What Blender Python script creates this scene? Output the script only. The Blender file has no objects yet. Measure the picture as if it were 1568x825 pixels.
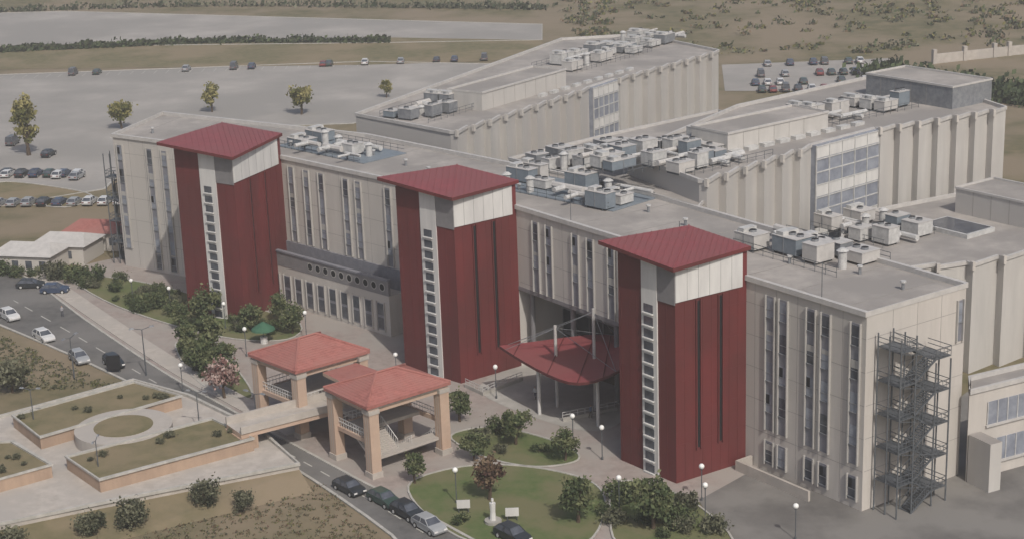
import bpy, math, random
from mathutils import Vector, Matrix
random.seed(7)
# ---------------- site plan (world metres; x east, y north) ----------------
def kv(s):
    q=[float(a) for a in s.replace(';',' ').replace(',',' ').split()]; return list(zip(q[::2],q[1::2]))
AB='0123456789ABCDEFGHIJKLMNOPQRSTUVWXYZabcdefghijklmnopqrstuvwxyz'
def plan(s):  # decimetre grid, two base-62 digits per coordinate, x measured from -150 m
    n=[AB.index(s[i])*62+AB.index(s[i+1]) for i in range(0,len(s),2)]
    return [(n[i]/10-150,n[i+1]/10) for i in range(0,len(n),2)]
W={k:plan(s) for k,s in {
'B':'S4XOUqaFWbbla7dZYgiuTueyQoa8','L':'OEbwQneJTdgdUbeBS0Wx','C':'UmWAXIWJZSXKbiahZxcVVZa8','D':'VuQrXyRtYCSYW5RW',
'eq':'KAdnPSYpTcTRMJhQQuoeSdrXQAbf','eqB':'ReZzSXZ5WWdu','pent':'OHjETvbMYgfL','eqC':'VyYyXmYtZCZt','canopy':'NtVcPfW8QIVkQATnPBTi',
'pav1':'J1UxK4TpLOUtKJW5','pav2':'KgSvLYRpN0SzM7U0',
'road':'9QhfBjfYE7boGgXxI6W4JfU0LSRhNMPIOBNwMkO3M3PWKVRvJNTOHqVCGDXDEQZFCAbdArcw',
'fore':'BjfYE2hNLdbvSMSYU8QNTuPMRMQUQ4PgPVNpOBNwNMPILSRhJfU0I6W4GgXxE7bo',
'lawnA':'MERUMqS9NmSJOqRvPYRCPbPzP3OnNZP1MgQ6','lawnB':'MvTlNnU7P0TBPHSOOUS9NYSh','lawnC':'PuRJQWR7RDQERYOaPtOiPhPy','lawnD':'CwfPEYevGddIJ6bEJ7ZpHRaFEgck'}.items()}
W.update({
'front':kv('-62.4,262.4;-33.3,242.3;0.8,208;35.3,160'),'back':kv('-57.6,279.4;-21.8,255.5;14.7,217;47.5,168.4'),
'T1':kv('-47.8,236.9;-38.5,230.3'),'T2':kv('-14.5,209.4;-7,202.2'),'T3':kv('11.5,175.7;17,168.7'),'T3R':kv('25.3,174'),
'win1':kv('-61.2,261.7;-55.8,257.9;-53.2,256'),'win2':kv('-29.2,238.3;-26.9,235.8;-23,232;-21.1,230.1;-16.8,225.5'),
'win3':kv('3.2,204.7;4.8,202.5;7.8,198.1;9.4,195.7;27.4,170.9;28.5,169.3;30.9,166.1;32.1,164.4;34.5,161.1'),
'A':kv('-8.6,251.8;19,291.5;40.6,317.8;27.7,341.2;11.7,339;-24.3,268.2'),
'lawnE':kv('-47,222.4;-40.8,217.6;-35.9,208.1;-33.4,199.5;-38.4,202.3;-43.1,210'),
'entr':kv('-4.6,198.9;.1,208.1;4.3,207.5;13.8,197;11.8,186.3;6,185.8'),
'yard':kv('18.9,164.2;26.4,172.3;38.2,170.3;55,192.8;79.1,199.6;57.5,141.2;21.5,143.9'),
'terr':kv('-65,188.7;-48.6,202;-40.4,195.6;-29.9,183.2;-24.3,172.8;-44,164.4;-56.1,158.7'),
'bed1':kv('-59.8,187.4;-47.5,197.6;-40.6,192;-54.7,180.2'),
'bed2':kv('-50.2,174;-35.6,184.1;-29.9,177.5;-45,167.3'),
'bed3':kv('-61.9,178.9;-57.6,179.2;-51.3,171.9;-58.3,166.7'),
'circ':kv('-45.7,182.9;-29.8,180.8;-22.4,185.6'),
'globes':kv('-56.9,241.5;-50.2,235.9;-41,228;-36.3,215.8;-28.8,221.8;-15.3,203.8;-2.5,196.4;6.3,179.8;9.4,176;10.3,161.7;19.2,164.1;27.4,154;19,159.3;-6.8,165.6;-42.6,202.7;-24.1,210.6'),
'poles':kv('-48.6,209.4;-58,209.1;-30.8,186.2'),'poles_t':kv('-46,171.2;-37.2,184.3;-57,186.2'),
't_field':kv('-33.4,166.2;-44.5,160.4;-40.6,161.6;-52,156.4;-29.6,165.4;-65,205'),
't_gard':kv('-.3,181.3;-3.3,166.1;5.9,159.7;13.5,157.5;-5.1,177;-11.5,171.2;-6.9,189.1;5.2,176;-41.1,216.3;-41.1,208.6;-44.1,230.5;-33.4,229.5;-37.2,227;-36.8,199.8;-44,215.4;-38.6,211.6;-31,224.6;-47.5,228.6'),
'misc':kv('-2.9,160.4;-.9,160.7;-6,163.1;-34.6,221;-53.2,211.1'),
'rail':kv('-6.4,200.8;-4.2,197.6;.8,202.5;5.4,187.9;12.1,190.9'),
'hedge':[(-148,496),(-120,497),(-85,498),(-34,487)],'hedge2':[(-178.5,586.6),(-105.6,584),(-32.4,561),(12.7,546)],
'lot2':[(-192,586),(-150.4,582.6),(11.8,511.7),(10.9,481),(-32.4,486.3),(-167.4,507.4)],
'grassb':[(-167.8,509),(-32.9,496.2),(10.9,481),(10,447.4),(-37.2,449.3),(-154.4,465.7)],
'lotb':[(-151,454.6),(-37.6,454.6),(9.8,439.2),(-11.8,406.1),(-34.4,370.8),(-76.8,371),(-77.8,316.3),(-103,300.1)],
'isl':[(-100.4,325),(-90.3,320.8),(-79.2,311.4),(-82.1,302.8),(-96.6,311.4)],
'lotr':[(55.7,429.5),(98.7,430.3),(97.5,384.6),(51.8,393.7)],
'bung':[(-73.2,280.3),(-76.4,272.6),(-81.5,267.4)],
'wallr':[(107.9,420.3),(129,428),(150.8,435.3),(180,446)],'treesr':[(92,407.4),(101.8,383.8),(118.5,364.9)],
't_back':[(-101.2,349.8),(-86.7,374.3),(-69,390.6),(-47.2,383.6),(-28.7,400.9)],
'cars_a':[(-107.7,361.2),(-96.5,347.9),(-100.7,331.8),(-89.3,327.8),(-85.3,326)],
'cars_b':[(-75,252),(-70.4,248.7),(-74,236.2),(-66.3,225.9),(-59,216.1),(-53.8,213.7)],
'cars_c':[(-18.6,169.7),(-14.6,166.3),(-11.9,162.8),(-9.5,159.3),(-.9,156.2)],
'people':[(-66.2,236.2),(2.3,195.5),(8.8,188.6)],
})

# ---------------- materials ----------------
def mat(name,c1,c2=None,scale=1.0,rough=.8,metal=0,bump=0,stretch=(1,1,1),big=None,spec=.3,c3=None):
    m=bpy.data.materials.new(name); m.use_nodes=True; nt=m.node_tree; b=nt.nodes['Principled BSDF']
    b.inputs['Roughness'].default_value=rough; b.inputs['Metallic'].default_value=metal
    b.inputs['Specular IOR Level'].default_value=spec
    if c2 is None: c2=tuple(x*.82 for x in c1)
    tc=nt.nodes.new('ShaderNodeTexCoord'); mp=nt.nodes.new('ShaderNodeMapping'); mp.inputs['Scale'].default_value=stretch
    nt.links.new(tc.outputs['Object'],mp.inputs[0])
    n=nt.nodes.new('ShaderNodeTexNoise'); n.inputs['Scale'].default_value=scale; n.inputs['Detail'].default_value=6; n.inputs['Roughness'].default_value=.65
    nt.links.new(mp.outputs[0],n.inputs['Vector'])
    cr=nt.nodes.new('ShaderNodeValToRGB'); cr.color_ramp.elements[0].position=.36; cr.color_ramp.elements[1].position=.64
    cr.color_ramp.elements[0].color=(*c1,1); cr.color_ramp.elements[1].color=(*c2,1)
    nt.links.new(n.outputs[0],cr.inputs[0]); out=cr.outputs[0]
    if big:
        n2=nt.nodes.new('ShaderNodeTexNoise'); n2.inputs['Scale'].default_value=big; n2.inputs['Detail'].default_value=6; n2.inputs['Roughness'].default_value=.6
        nt.links.new(tc.outputs['Object'],n2.inputs['Vector'])
        c=nt.nodes.new('ShaderNodeValToRGB'); c.color_ramp.elements[0].position=.42; c.color_ramp.elements[1].position=.58
        c.color_ramp.elements[0].color=(0,0,0,1); c.color_ramp.elements[1].color=(1,1,1,1)
        nt.links.new(n2.outputs[0],c.inputs[0])
        mx=nt.nodes.new('ShaderNodeMixRGB'); nt.links.new(c.outputs[0],mx.inputs[0]); nt.links.new(out,mx.inputs[1])
        mx.inputs[2].default_value=(*(c3 or tuple(x*.75 for x in c1)),1); out=mx.outputs[0]
    nt.links.new(out,b.inputs['Base Color'])
    if bump:
        bp=nt.nodes.new('ShaderNodeBump'); bp.inputs['Strength'].default_value=bump; bp.inputs['Distance'].default_value=.1
        nt.links.new(n.outputs[0],bp.inputs['Height']); nt.links.new(bp.outputs[0],b.inputs['Normal'])
    return m
WALL=mat('wall_render',(.52,.485,.45),(.44,.41,.38),.5,.85,stretch=(1,1,.12),big=.05,c3=(.45,.425,.395))
WALLG=mat('wall_grey_panel',(.50,.48,.455),(.42,.405,.385),.5,.8,stretch=(1,1,.12),big=.06,c3=(.43,.41,.39))
JAMB=mat('window_jamb',(.40,.385,.365),(.34,.33,.315),.6)
JOINT=mat('panel_joint',(.31,.29,.275))
ROOF=mat('roof_membrane',(.38,.35,.325),(.30,.278,.26),.45,.9,big=.09,c3=(.26,.242,.228))
SEAM=mat('roof_seam',(.24,.225,.21),(.29,.27,.25),.5)
PARA=mat('parapet_metal',(.50,.48,.46),(.42,.405,.39),1,.5)
RED=mat('red_cladding',(.150,.032,.032),(.115,.027,.027),.35,.6,stretch=(1,1,.1),big=.09,c3=(.108,.029,.028))
REDR=mat('red_roof_metal',(.25,.063,.067),(.205,.054,.057),.6,.5,big=.15,c3=(.215,.066,.066))
WHITE=mat('white_panel',(.60,.59,.57),(.50,.49,.48),.6,.6,stretch=(1,1,.2))
GREYP=mat('grey_panel',(.22,.21,.215),(.18,.175,.18),.8,.6)
GLASS=mat('dark_glass',(.05,.055,.07),(.10,.11,.13),.9,.15,spec=.5)
GLASSD=mat('shaded_glass',(.02,.022,.025),(.04,.042,.045),.9,.4,spec=.2)  # darker copy of the glass: entrance recess shade put into its colour
GLASS2=mat('pale_glass',(.18,.195,.235),(.28,.30,.345),.5,.2,spec=.5)
SPAN=mat('window_spandrel',(.215,.215,.24),(.165,.168,.195),1.2,.5)
DARK=mat('dark_opening',(.015,.015,.017))
STEEL=mat('galvanised_steel',(.13,.14,.155),(.09,.10,.11),2,.5,metal=.3)
HV1=mat('hvac_white',(.52,.515,.505),(.38,.378,.372),1.5,.5)
HV2=mat('hvac_grey',(.28,.29,.305),(.19,.20,.22),1.5,.5,metal=.3)
HV3=mat('hvac_blue_grey',(.16,.19,.22),(.20,.23,.26),1.5,.5)
TILE=mat('terracotta_roof',(.36,.145,.125),(.27,.105,.09),1.6,.8,bump=.4,big=.3,c3=(.32,.14,.12))
TANW=mat('peach_render',(.50,.365,.28),(.42,.30,.23),.7,.85,big=.2,c3=(.44,.33,.26))
STONE=mat('pale_stone',(.46,.42,.38),(.37,.335,.30),.8,.85,big=.15,c3=(.38,.35,.32))
ORW=mat('ochre_wall',(.40,.29,.215),(.31,.225,.17),.5,.85,stretch=(1,1,.3))
ASPH=mat('road_asphalt',(.14,.135,.13),(.10,.098,.095),.7,.9,big=.07,c3=(.17,.163,.156),bump=.1)
ASPB=mat('worn_asphalt',(.38,.355,.33),(.29,.272,.255),.07,.9,big=.025,c3=(.27,.256,.24))
PAV=mat('pink_paving',(.34,.285,.26),(.26,.22,.20),.8,.85,big=.12,c3=(.32,.29,.265))
CONC=mat('concrete',(.42,.40,.37),(.33,.315,.29),.5,.85,big=.1)
YARD=mat('yard_asphalt',(.15,.142,.134),(.115,.109,.104),.3,.9,big=.08,c3=(.20,.19,.178))
LAWN=mat('lawn',(.085,.12,.042),(.12,.14,.058),.9,.95,bump=.5,big=.15,c3=(.15,.145,.075))
DRY=mat('dry_grass',(.19,.16,.09),(.115,.11,.055),.5,.95,bump=.6,big=.05,c3=(.22,.175,.11))
LINE=mat('road_paint',(.50,.49,.45),(.38,.37,.34),3)
KERB=mat('kerb',(.45,.43,.40),(.34,.33,.3),1)
BARK=mat('bark',(.10,.07,.05),(.06,.045,.03),3)
def leafm(n,a,b): return mat(n,a,b,1.5,.8)
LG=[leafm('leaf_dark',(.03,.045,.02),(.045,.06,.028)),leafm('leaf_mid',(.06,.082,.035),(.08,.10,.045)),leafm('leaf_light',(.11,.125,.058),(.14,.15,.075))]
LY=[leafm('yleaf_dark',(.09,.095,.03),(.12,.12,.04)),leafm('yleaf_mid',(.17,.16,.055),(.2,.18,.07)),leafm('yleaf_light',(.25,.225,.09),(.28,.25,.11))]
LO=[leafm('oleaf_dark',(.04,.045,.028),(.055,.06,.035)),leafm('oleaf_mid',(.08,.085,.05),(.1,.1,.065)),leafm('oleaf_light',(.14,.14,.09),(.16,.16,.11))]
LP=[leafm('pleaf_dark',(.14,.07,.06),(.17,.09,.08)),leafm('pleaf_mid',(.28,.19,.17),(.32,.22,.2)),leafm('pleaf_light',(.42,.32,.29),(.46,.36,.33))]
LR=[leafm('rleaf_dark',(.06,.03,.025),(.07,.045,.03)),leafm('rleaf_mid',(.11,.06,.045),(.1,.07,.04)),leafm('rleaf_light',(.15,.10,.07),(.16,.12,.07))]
GLOBE=mat('lamp_globe',(.82,.82,.80),(.75,.75,.73),rough=.3)
TYRE=mat('tyre',(.02,.02,.02))

# ---------------- mesh builder ----------------
class MB:
    def __init__(s): s.v=[];s.f=[];s.mi=[];s.m=[]
    def idx(s,m):
        if m not in s.m: s.m.append(m)
        return s.m.index(m)
    def face(s,pts,m):
        k=len(s.v); s.v+= [tuple(p) for p in pts]; s.f.append(tuple(range(k,k+len(pts)))); s.mi.append(s.idx(m))
    def hexa(s,b,t,m,mt=None):
        k=len(s.v); n=len(b); s.v+=[tuple(p) for p in b]+[tuple(p) for p in t]
        i=s.idx(m); j=s.idx(mt or m)
        s.f.append(tuple(range(k,k+n))[::-1]); s.mi.append(i)
        s.f.append(tuple(range(k+n,k+2*n))); s.mi.append(j)
        for a in range(n):
            c=(a+1)%n; s.f.append((k+a,k+c,k+c+n,k+a+n)); s.mi.append(i)
    def prism(s,pts,z0,z1,m,mt=None):
        s.hexa([(x,y,z0) for x,y in pts],[(x,y,z1) for x,y in pts],m,mt)
    def cyl(s,x,y,z0,z1,r,m,n=8,r2=None,mt=None):
        r2=r if r2 is None else r2
        a=[(math.cos(6.28319*i/n),math.sin(6.28319*i/n)) for i in range(n)]
        s.hexa([(x+r*c,y+r*d,z0) for c,d in a],[(x+r2*c,y+r2*d,z1) for c,d in a],m,mt)
    def tube(s,p,q,r,m,n=4,r2=None):
        p=Vector(p);q=Vector(q);d=(q-p)
        if d.length<1e-4: return
        d.normalize(); a=d.cross(Vector((0,0,1)) if abs(d.z)<.9 else Vector((1,0,0))).normalized(); b=d.cross(a)
        r2=r if r2 is None else r2
        an=[(math.cos(6.28319*i/n+.785),math.sin(6.28319*i/n+.785)) for i in range(n)]
        s.hexa([p+(a*c+b*e)*r for c,e in an],[q+(a*c+b*e)*r2 for c,e in an],m)
    def mesh(s,name):
        me=bpy.data.meshes.new(name); me.from_pydata(s.v,[],s.f)
        for m in s.m: me.materials.append(m)
        me.polygons.foreach_set('material_index',s.mi); me.update(); return me
    def obj(s,name,parent=None):
        o=bpy.data.objects.new(name,s.mesh(name)); bpy.context.collection.objects.link(o)
        if parent: o.parent=parent
        return o
def empty(name):
    o=bpy.data.objects.new(name,None); bpy.context.collection.objects.link(o); return o
class Fr:
    def __init__(s,p,q,n=None):
        s.p=Vector(p[:2]); d=Vector(q[:2])-s.p; s.L=d.length; s.u=d/s.L; s.n=Vector((s.u.y,-s.u.x))
        if n is not None and s.n.dot(Vector(n))<0: s.n=-s.n
    def pt(s,a,o): v=s.p+s.u*a+s.n*o; return (v.x,v.y)
    def p3(s,a,o,z): v=s.pt(a,o); return (v[0],v[1],z)
    def box(s,mb,a0,a1,o0,o1,z0,z1,m,mt=None):
        mb.prism([s.pt(a0,o0),s.pt(a1,o0),s.pt(a1,o1),s.pt(a0,o1)],z0,z1,m,mt)
    def s_of(s,q): return (Vector(q)-s.p).dot(s.u)
    def disc(s,mb,a,o,z,r,m,n=14):
        mb.face([s.p3(a+r*math.cos(6.2832*i/n),o,z+r*math.sin(6.2832*i/n)) for i in range(n)],m)
def ribbon(mb,pts,w,z0,z1,m,closed=False):
    n=len(pts); P2=[Vector(p) for p in pts]; off=[]
    for i in range(n):
        a=P2[(i-1)%n] if (closed or i>0) else P2[i]; b=P2[(i+1)%n] if (closed or i<n-1) else P2[i]
        d=(b-a).normalized(); off.append(Vector((d.y,-d.x))*w/2)
    for i in range(n if closed else n-1):
        j=(i+1)%n
        mb.prism([tuple(P2[i]+off[i]),tuple(P2[j]+off[j]),tuple(P2[j]-off[j]),tuple(P2[i]-off[i])],z0,z1,m)
def smooth(pts,k=5,closed=True):
    out=[];n=len(pts);V=[Vector(p) for p in pts]
    for i in (range(n) if closed else range(n-1)):
        g=lambda j:V[j%n] if closed else V[max(0,min(n-1,j))]
        a,b,c,d=g(i-1),g(i),g(i+1),g(i+2)
        for q in range(k):
            t=q/k; out.append(tuple(.5*((2*b)+(c-a)*t+(2*a-5*b+4*c-d)*t*t+(3*b-a-3*c+d)*t**3)))
    if not closed: out.append(tuple(V[-1]))
    return out
def sheet(name,pts,z,m,kerb=None,kw=.3,kh=.14):
    mb=MB(); mb.face([(x,y,z) for x,y in pts],m)
    if kerb: ribbon(mb,pts,kw,z-.02,z+kh,kerb,True)
    return mb.obj(name)
def inside(p,poly):
    c=False; n=len(poly)
    for i in range(n):
        a,b=poly[i],poly[(i+1)%n]
        if (a[1]>p[1])!=(b[1]>p[1]) and p[0]<(b[0]-a[0])*(p[1]-a[1])/(b[1]-a[1])+a[0]: c=not c
    return c
def randin(poly):
    xs_=[p[0] for p in poly]; ys_=[p[1] for p in poly]
    while True:
        p=(random.uniform(min(xs_),max(xs_)),random.uniform(min(ys_),max(ys_)))
        if inside(p,poly): return p

# ---------------- terrain ----------------
def ss(a,b,x):
    t=max(0,min(1,(x-a)/(b-a))); return t*t*(3-2*t)
def hgt(x,y):
    r=ss(425,620,y)*ss(70,190,x)
    h=r*(10+5*math.sin(x*.021+1)*math.cos(y*.017)+2.2*math.sin(x*.07+y*.04)+1.4*math.sin(y*.11-x*.05))
    dist=math.hypot(x,y-200); f=ss(800,2600,dist)
    h+=f*(70+50*math.sin(x*.0016+.7)*math.cos(y*.0013))
    return h-.03
xs=[-4500,-3500,-2600,-2000,-1500,-1200,-950,-750,-600,-500]+list(range(-420,421,14))+[500,600,750,950,1200,1500,2000,2600,3500,4500]
ys=[-3000,-2000,-1200,-700,-400,-150,0,60,120,200,280,340,400]+list(range(414,760,13))+[800,900,1000,1200,1500,1900,2400,3000,3800,4800]
v=[(x,y,hgt(x,y)) for y in ys for x in xs]; nx=len(xs)
f=[(j*nx+i,j*nx+i+1,(j+1)*nx+i+1,(j+1)*nx+i) for j in range(len(ys)-1) for i in range(nx-1)]
me=bpy.data.meshes.new('ground'); me.from_pydata(v,[],f)
GR=mat('ground_soil_grass',(.185,.152,.09),(.10,.096,.048),.22,.95,bump=.6,big=.03,c3=(.22,.175,.12))
me.materials.append(GR)
for p in me.polygons: p.use_smooth=True
bpy.context.collection.objects.link(bpy.data.objects.new('ground',me))

sheet('parking_lot',W['lotb'],.02,ASPB,KERB,.5)
sheet('parking_lot',W['lot2'],.02,ASPB,KERB,.5)
sheet('parking_lot',W['lotr'],.03,ASPB)
sheet('grass_verge',W['grassb'],.04,DRY)
sheet('grass_verge',smooth(W['isl']),.06,DRY,KERB)
sheet('paving',W['fore'],.02,PAV)
sheet('road',smooth(W['road'],3),.04,ASPH,KERB,.35,.13)
sheet('yard_pavement',W['yard'],.03,YARD)
sheet('entrance_plaza',smooth(W['entr']),.05,CONC)
for k in ('lawnA','lawnB','lawnC','lawnD','lawnE'):
    sheet('lawn',smooth(W[k]),.09,LAWN,KERB,.22,.1)
mb=MB(); rd=W['road']
side=[]
for i in range(1,6):
    a,b=Vector(rd[i]),Vector(rd[i+1]); d=(b-a).normalized(); n_=Vector((-d.y,d.x)); side.append(tuple(a+n_*2.2))
ribbon(mb,smooth(side,5,False),2.8,.0,.12,STONE); mb.obj('sidewalk')
mb=MB(); cl=[((rd[i][0]+rd[j][0])/2,(rd[i][1]+rd[j][1])/2) for i,j in ((1,16),(2,15),(3,14),(4,13),(5,12),(6,11),(7,10))]
cl=smooth(cl,8,False)
for i in range(0,len(cl)-1,2): ribbon(mb,[cl[i],cl[i+1]],.16,.05,.056,LINE)
mb.obj('road_marking')
mb=MB()
lb=Fr(W['lotb'][0],W['lotb'][1],(0,-1))
for i in range(35): lb.box(mb,6+i*3.2,6.15+i*3.2,2,7,.03,.036,LINE)
mb.obj('parking_marking')

# ---------------- hospital ----------------
HB=empty('hospital_building')
front=W['front']; back=W['back']; Z=21.2
f1=Fr(front[0],front[1],(-1,-1)); f2=Fr(front[1],front[2],(-1,-1)); f3=Fr(front[2],front[3],(-1,-1)); fe=Fr(front[3],back[3],(1,-1))
ZV=10.5; sr=f3.s_of(W['T3R'][0])-5
mb=MB()
mb.prism(front+back[::-1],ZV,Z,WALL,ROOF)
mb.prism([front[0],front[1],front[2],back[2],back[1],back[0]],-.5,ZV-.01,WALL)
mb.prism([f3.pt(0,-7),f3.pt(sr,-7),f3.pt(sr,0),front[3],back[3],back[2]],-.5,ZV-.012,WALL)
ring=front+back[::-1]
ribbon(mb,ring,.5,Z,Z+.55,PARA,True)
for a_,b_,n_ in ((0,1,5),(1,2,6),(2,3,8)):
    for i in range(n_):
        t=(i+.5)/n_; p=Vector(front[a_]).lerp(Vector(front[b_]),t); q=Vector(back[a_]).lerp(Vector(back[b_]),t); ribbon(mb,[tuple(p),tuple(q)],.14,Z-.02,Z+.015+.001*i,SEAM)
def joints(fr,a0,a1,z0,z1,step=3.0,hs=(4.4,8,11.6,15.2,18.8)):
    n=max(1,int((a1-a0)/step))
    for i in range(1,n):
        a=a0+(a1-a0)*i/n; fr.box(mb,a-.03,a+.03,0,.012,z0,z1,JOINT)
    for h in hs:
        if z0<h<z1: fr.box(mb,a0,a1,0,.01,h-.03,h+.03,JOINT)
joints(f1,.3,f1.L-.3,.5,Z); joints(f2,.3,f2.L-.3,.5,Z); joints(f3,.3,sr,ZV,Z); joints(f3,sr,f3.L,.5,Z); joints(fe,.2,fe.L-.1,.5,Z)
mb.obj('main_walls',HB)
def strip(mb,fr,a,z0,z1,w=1.2,fl=3.6):
    fr.box(mb,a-w/2,a+w/2,.0,.05,z0,z1,SPAN)
    for sd in (-1,1): fr.box(mb,a+sd*(w/2+.07)-.07,a+sd*(w/2+.07)+.07,0,.26,z0-.05,z1+.1,JAMB)
    z=z1-.25
    while z-2.0>z0:
        fr.box(mb,a-w/2+.06,a+w/2-.06,.05,.08,z-2.1,z,GLASS2 if random.random()<.55 else GLASS)
        fr.box(mb,a-w/2,a+w/2,.05,.12,z-1.25,z-1.17,HV2)
        if random.random()<.2: fr.box(mb,a-w/2+.1,a-.02,.085,.1,z-1.15,z-.1,DARK)
        elif random.random()<.25: fr.box(mb,a-w/2+.08,a+w/2-.08,.085,.095,z-random.uniform(.4,1.1),z-.05,JAMB)
        fr.box(mb,a-w/2-.02,a+w/2+.02,.05,.18,z-2.2,z-2.12,HV2)
        z-=fl
mb=MB()
for q in W['win1']: strip(mb,f1,f1.s_of(q),3.2,20)
for q in W['win1'][1:]: strip(mb,f1,f1.s_of(q),.6,2.95)
for q in W['win2']: strip(mb,f2,f2.s_of(q),9,20.2)
for a in (2.2,f2.L-2): strip(mb,f2,a,9,20.2)
for i,q in enumerate(W['win3']):
    a=f3.s_of(q)
    if a<sr: strip(mb,f3,a,ZV+.6,20.2)
    else:
        strip(mb,f3,a,4.9,20.2); strip(mb,f3,a,.9,3.6)
strip(mb,f3,f3.s_of(W['win3'][3])+4,ZV+.6,20.2); strip(mb,f3,f3.s_of(W['win3'][3])+6,ZV+.6,20.2)
strip(mb,fe,fe.L-.9,15.5,20,w=.8)
mb.obj('window_strips',HB)
mb=MB(); pL=f2.s_of(W['win2'][4])+2.5
f2.box(mb,-1,pL,-.2,3.0,-.5,5.9,WALL,ROOF)
f2.box(mb,-1,pL,2.7,3.05,5.9,8.0,GREYP); f2.box(mb,-1,pL,.05,.3,5.9,8.8,SPAN)
f2.box(mb,-1,pL,2.6,3.2,8.0,8.25,SPAN)
a=9
while a<pL-1:
    f2.disc(mb,a,3.07,7.0,.62,JAMB); f2.disc(mb,a,3.08,7.0,.48,DARK); a+=1.75
a=.8
while a<pL-1:
    f2.box(mb,a-.75,a+.75,3.0,3.05,.7,4.6,SPAN)
    f2.box(mb,a-.65,a+.65,3.05,3.08,.9,2.5,GLASS); f2.box(mb,a-.65,a+.65,3.05,3.08,2.9,4.5,GLASS)
    for sd in (-.82,.82): f2.box(mb,a+sd-.07,a+sd+.07,3.0,3.2,.5,4.8,JAMB)
    a+=3.4 if int(a*10)%2 else 2.6
mb.obj('podium',HB)
mb=MB()
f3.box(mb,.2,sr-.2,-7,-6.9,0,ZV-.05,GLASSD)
for i in range(14):
    a=.3+(sr-.6)*i/13; f3.box(mb,a-.06,a+.06,-6.9,-6.75,0,ZV-.05,GREYP)
for h in (3.2,6.6): f3.box(mb,.2,sr-.2,-6.9,-6.7,h,h+.5,GREYP)
for i in range(5):
    x,y=f3.pt(1.5+(sr-3)*i/4,-1); mb.cyl(x,y,0,ZV,.34,GREYP,12)  # columns greyed so the recess looks dark, shade put into their colour
f3.box(mb,0,sr,-.3,.06,ZV-.01,ZV+.5,GREYP)
mb.obj('entrance_glazing',HB)
def zig(p,q,n,amp,nrm):
    fr=Fr(p,q,nrm); out=[]
    for i in range(n):
        a=fr.L*i/n
        out.append(fr.pt(a,0)); out.append(fr.pt(a+.02,amp))
    out.append(fr.pt(fr.L,0)); return fr,out
def wing(nm,segs,rest,z,mats=(WALLG,ROOF),amp=1.2):
    mb=MB(); outl=[]
    for k,(p,q,n) in enumerate(segs):
        if n==0:
            fr=Fr(p,q,(.7,-.7)); fr.box(mb,0.2,fr.L-.2,-.5,.9,8,z+.3,GLASS2)
            for i in range(6):
                a=.2+(fr.L-.4)*i/5; fr.box(mb,a-.07,a+.07,.9,1.05,8,z+.3,HV1)
            zz=z+.2; i=0
            while zz>10:
                fr.box(mb,.2,fr.L-.2,.9,1.02,zz-.15,zz,HV1)
                if i%3!=1: fr.box(mb,.25,fr.L-.25,.9,.95,zz-1.7,zz-.15,WHITE if i%3==0 else GLASS2)
                zz-=1.8; i+=1
            outl+= [p,q]
        else:
            fr,o=zig(p,q,n,amp,(.7,-.7)); outl+=o
            for i in range(n):
                a=fr.L*i/n
                fr.box(mb,a-.3,a+.15,amp-.2,amp+.3,z-.35,z+.7,WALL)
    poly=outl+list(rest)
    mb.prism(poly,-.5,z,mats[0],mats[1])
    ribbon(mb,poly,.4,z,z+.5,PARA,True)
    return mb.obj(nm,HB)
A=W['A'];B=W['B'];Cc=W['C'];D=W['D']
def lerp(p,q,t): return (p[0]+(q[0]-p[0])*t,p[1]+(q[1]-p[1])*t)
a1=lerp(A[0],A[1],.82)
wing('rear_wing_west',[(A[0],a1,9),(a1,A[1],0),(A[1],A[2],8)],A[3:],22)
wing('rear_wing_east',[(B[0],B[1],6),(B[1],B[2],0),(B[2],B[3],7)],B[4:],24)
wing('rear_wing_low',[(Cc[0],Cc[1],4),(Cc[1],Cc[2],3)],Cc[3:],14)
mb=MB(); mb.prism(W['L'],0,21.35,WALL,ROOF); ribbon(mb,W['L'],.35,21.35,21.75,PARA,True); mb.obj('link_roof',HB)
mb=MB(); mb.prism(D,-.5,10,WALL,ROOF); ribbon(mb,D,.4,10,10.5,PARA,True)
fd=Fr(D[0],D[1],(.3,-1))
for zz in (6,1.6):
    fd.box(mb,2.6,fd.L-1,0,.05,zz,zz+2.6,GLASS2)
    for i in range(8): fd.box(mb,2.6+i*1.4-.06,2.6+i*1.4+.06,.05,.12,zz,zz+2.6,HV1)
    fd.box(mb,2.4,fd.L-.8,.0,.25,zz-.25,zz-.01,PARA)
fd.box(mb,0,1.6,.2,3.5,-.5,5.5,WALLG,ROOF)
mb.obj('service_block',HB)
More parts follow.
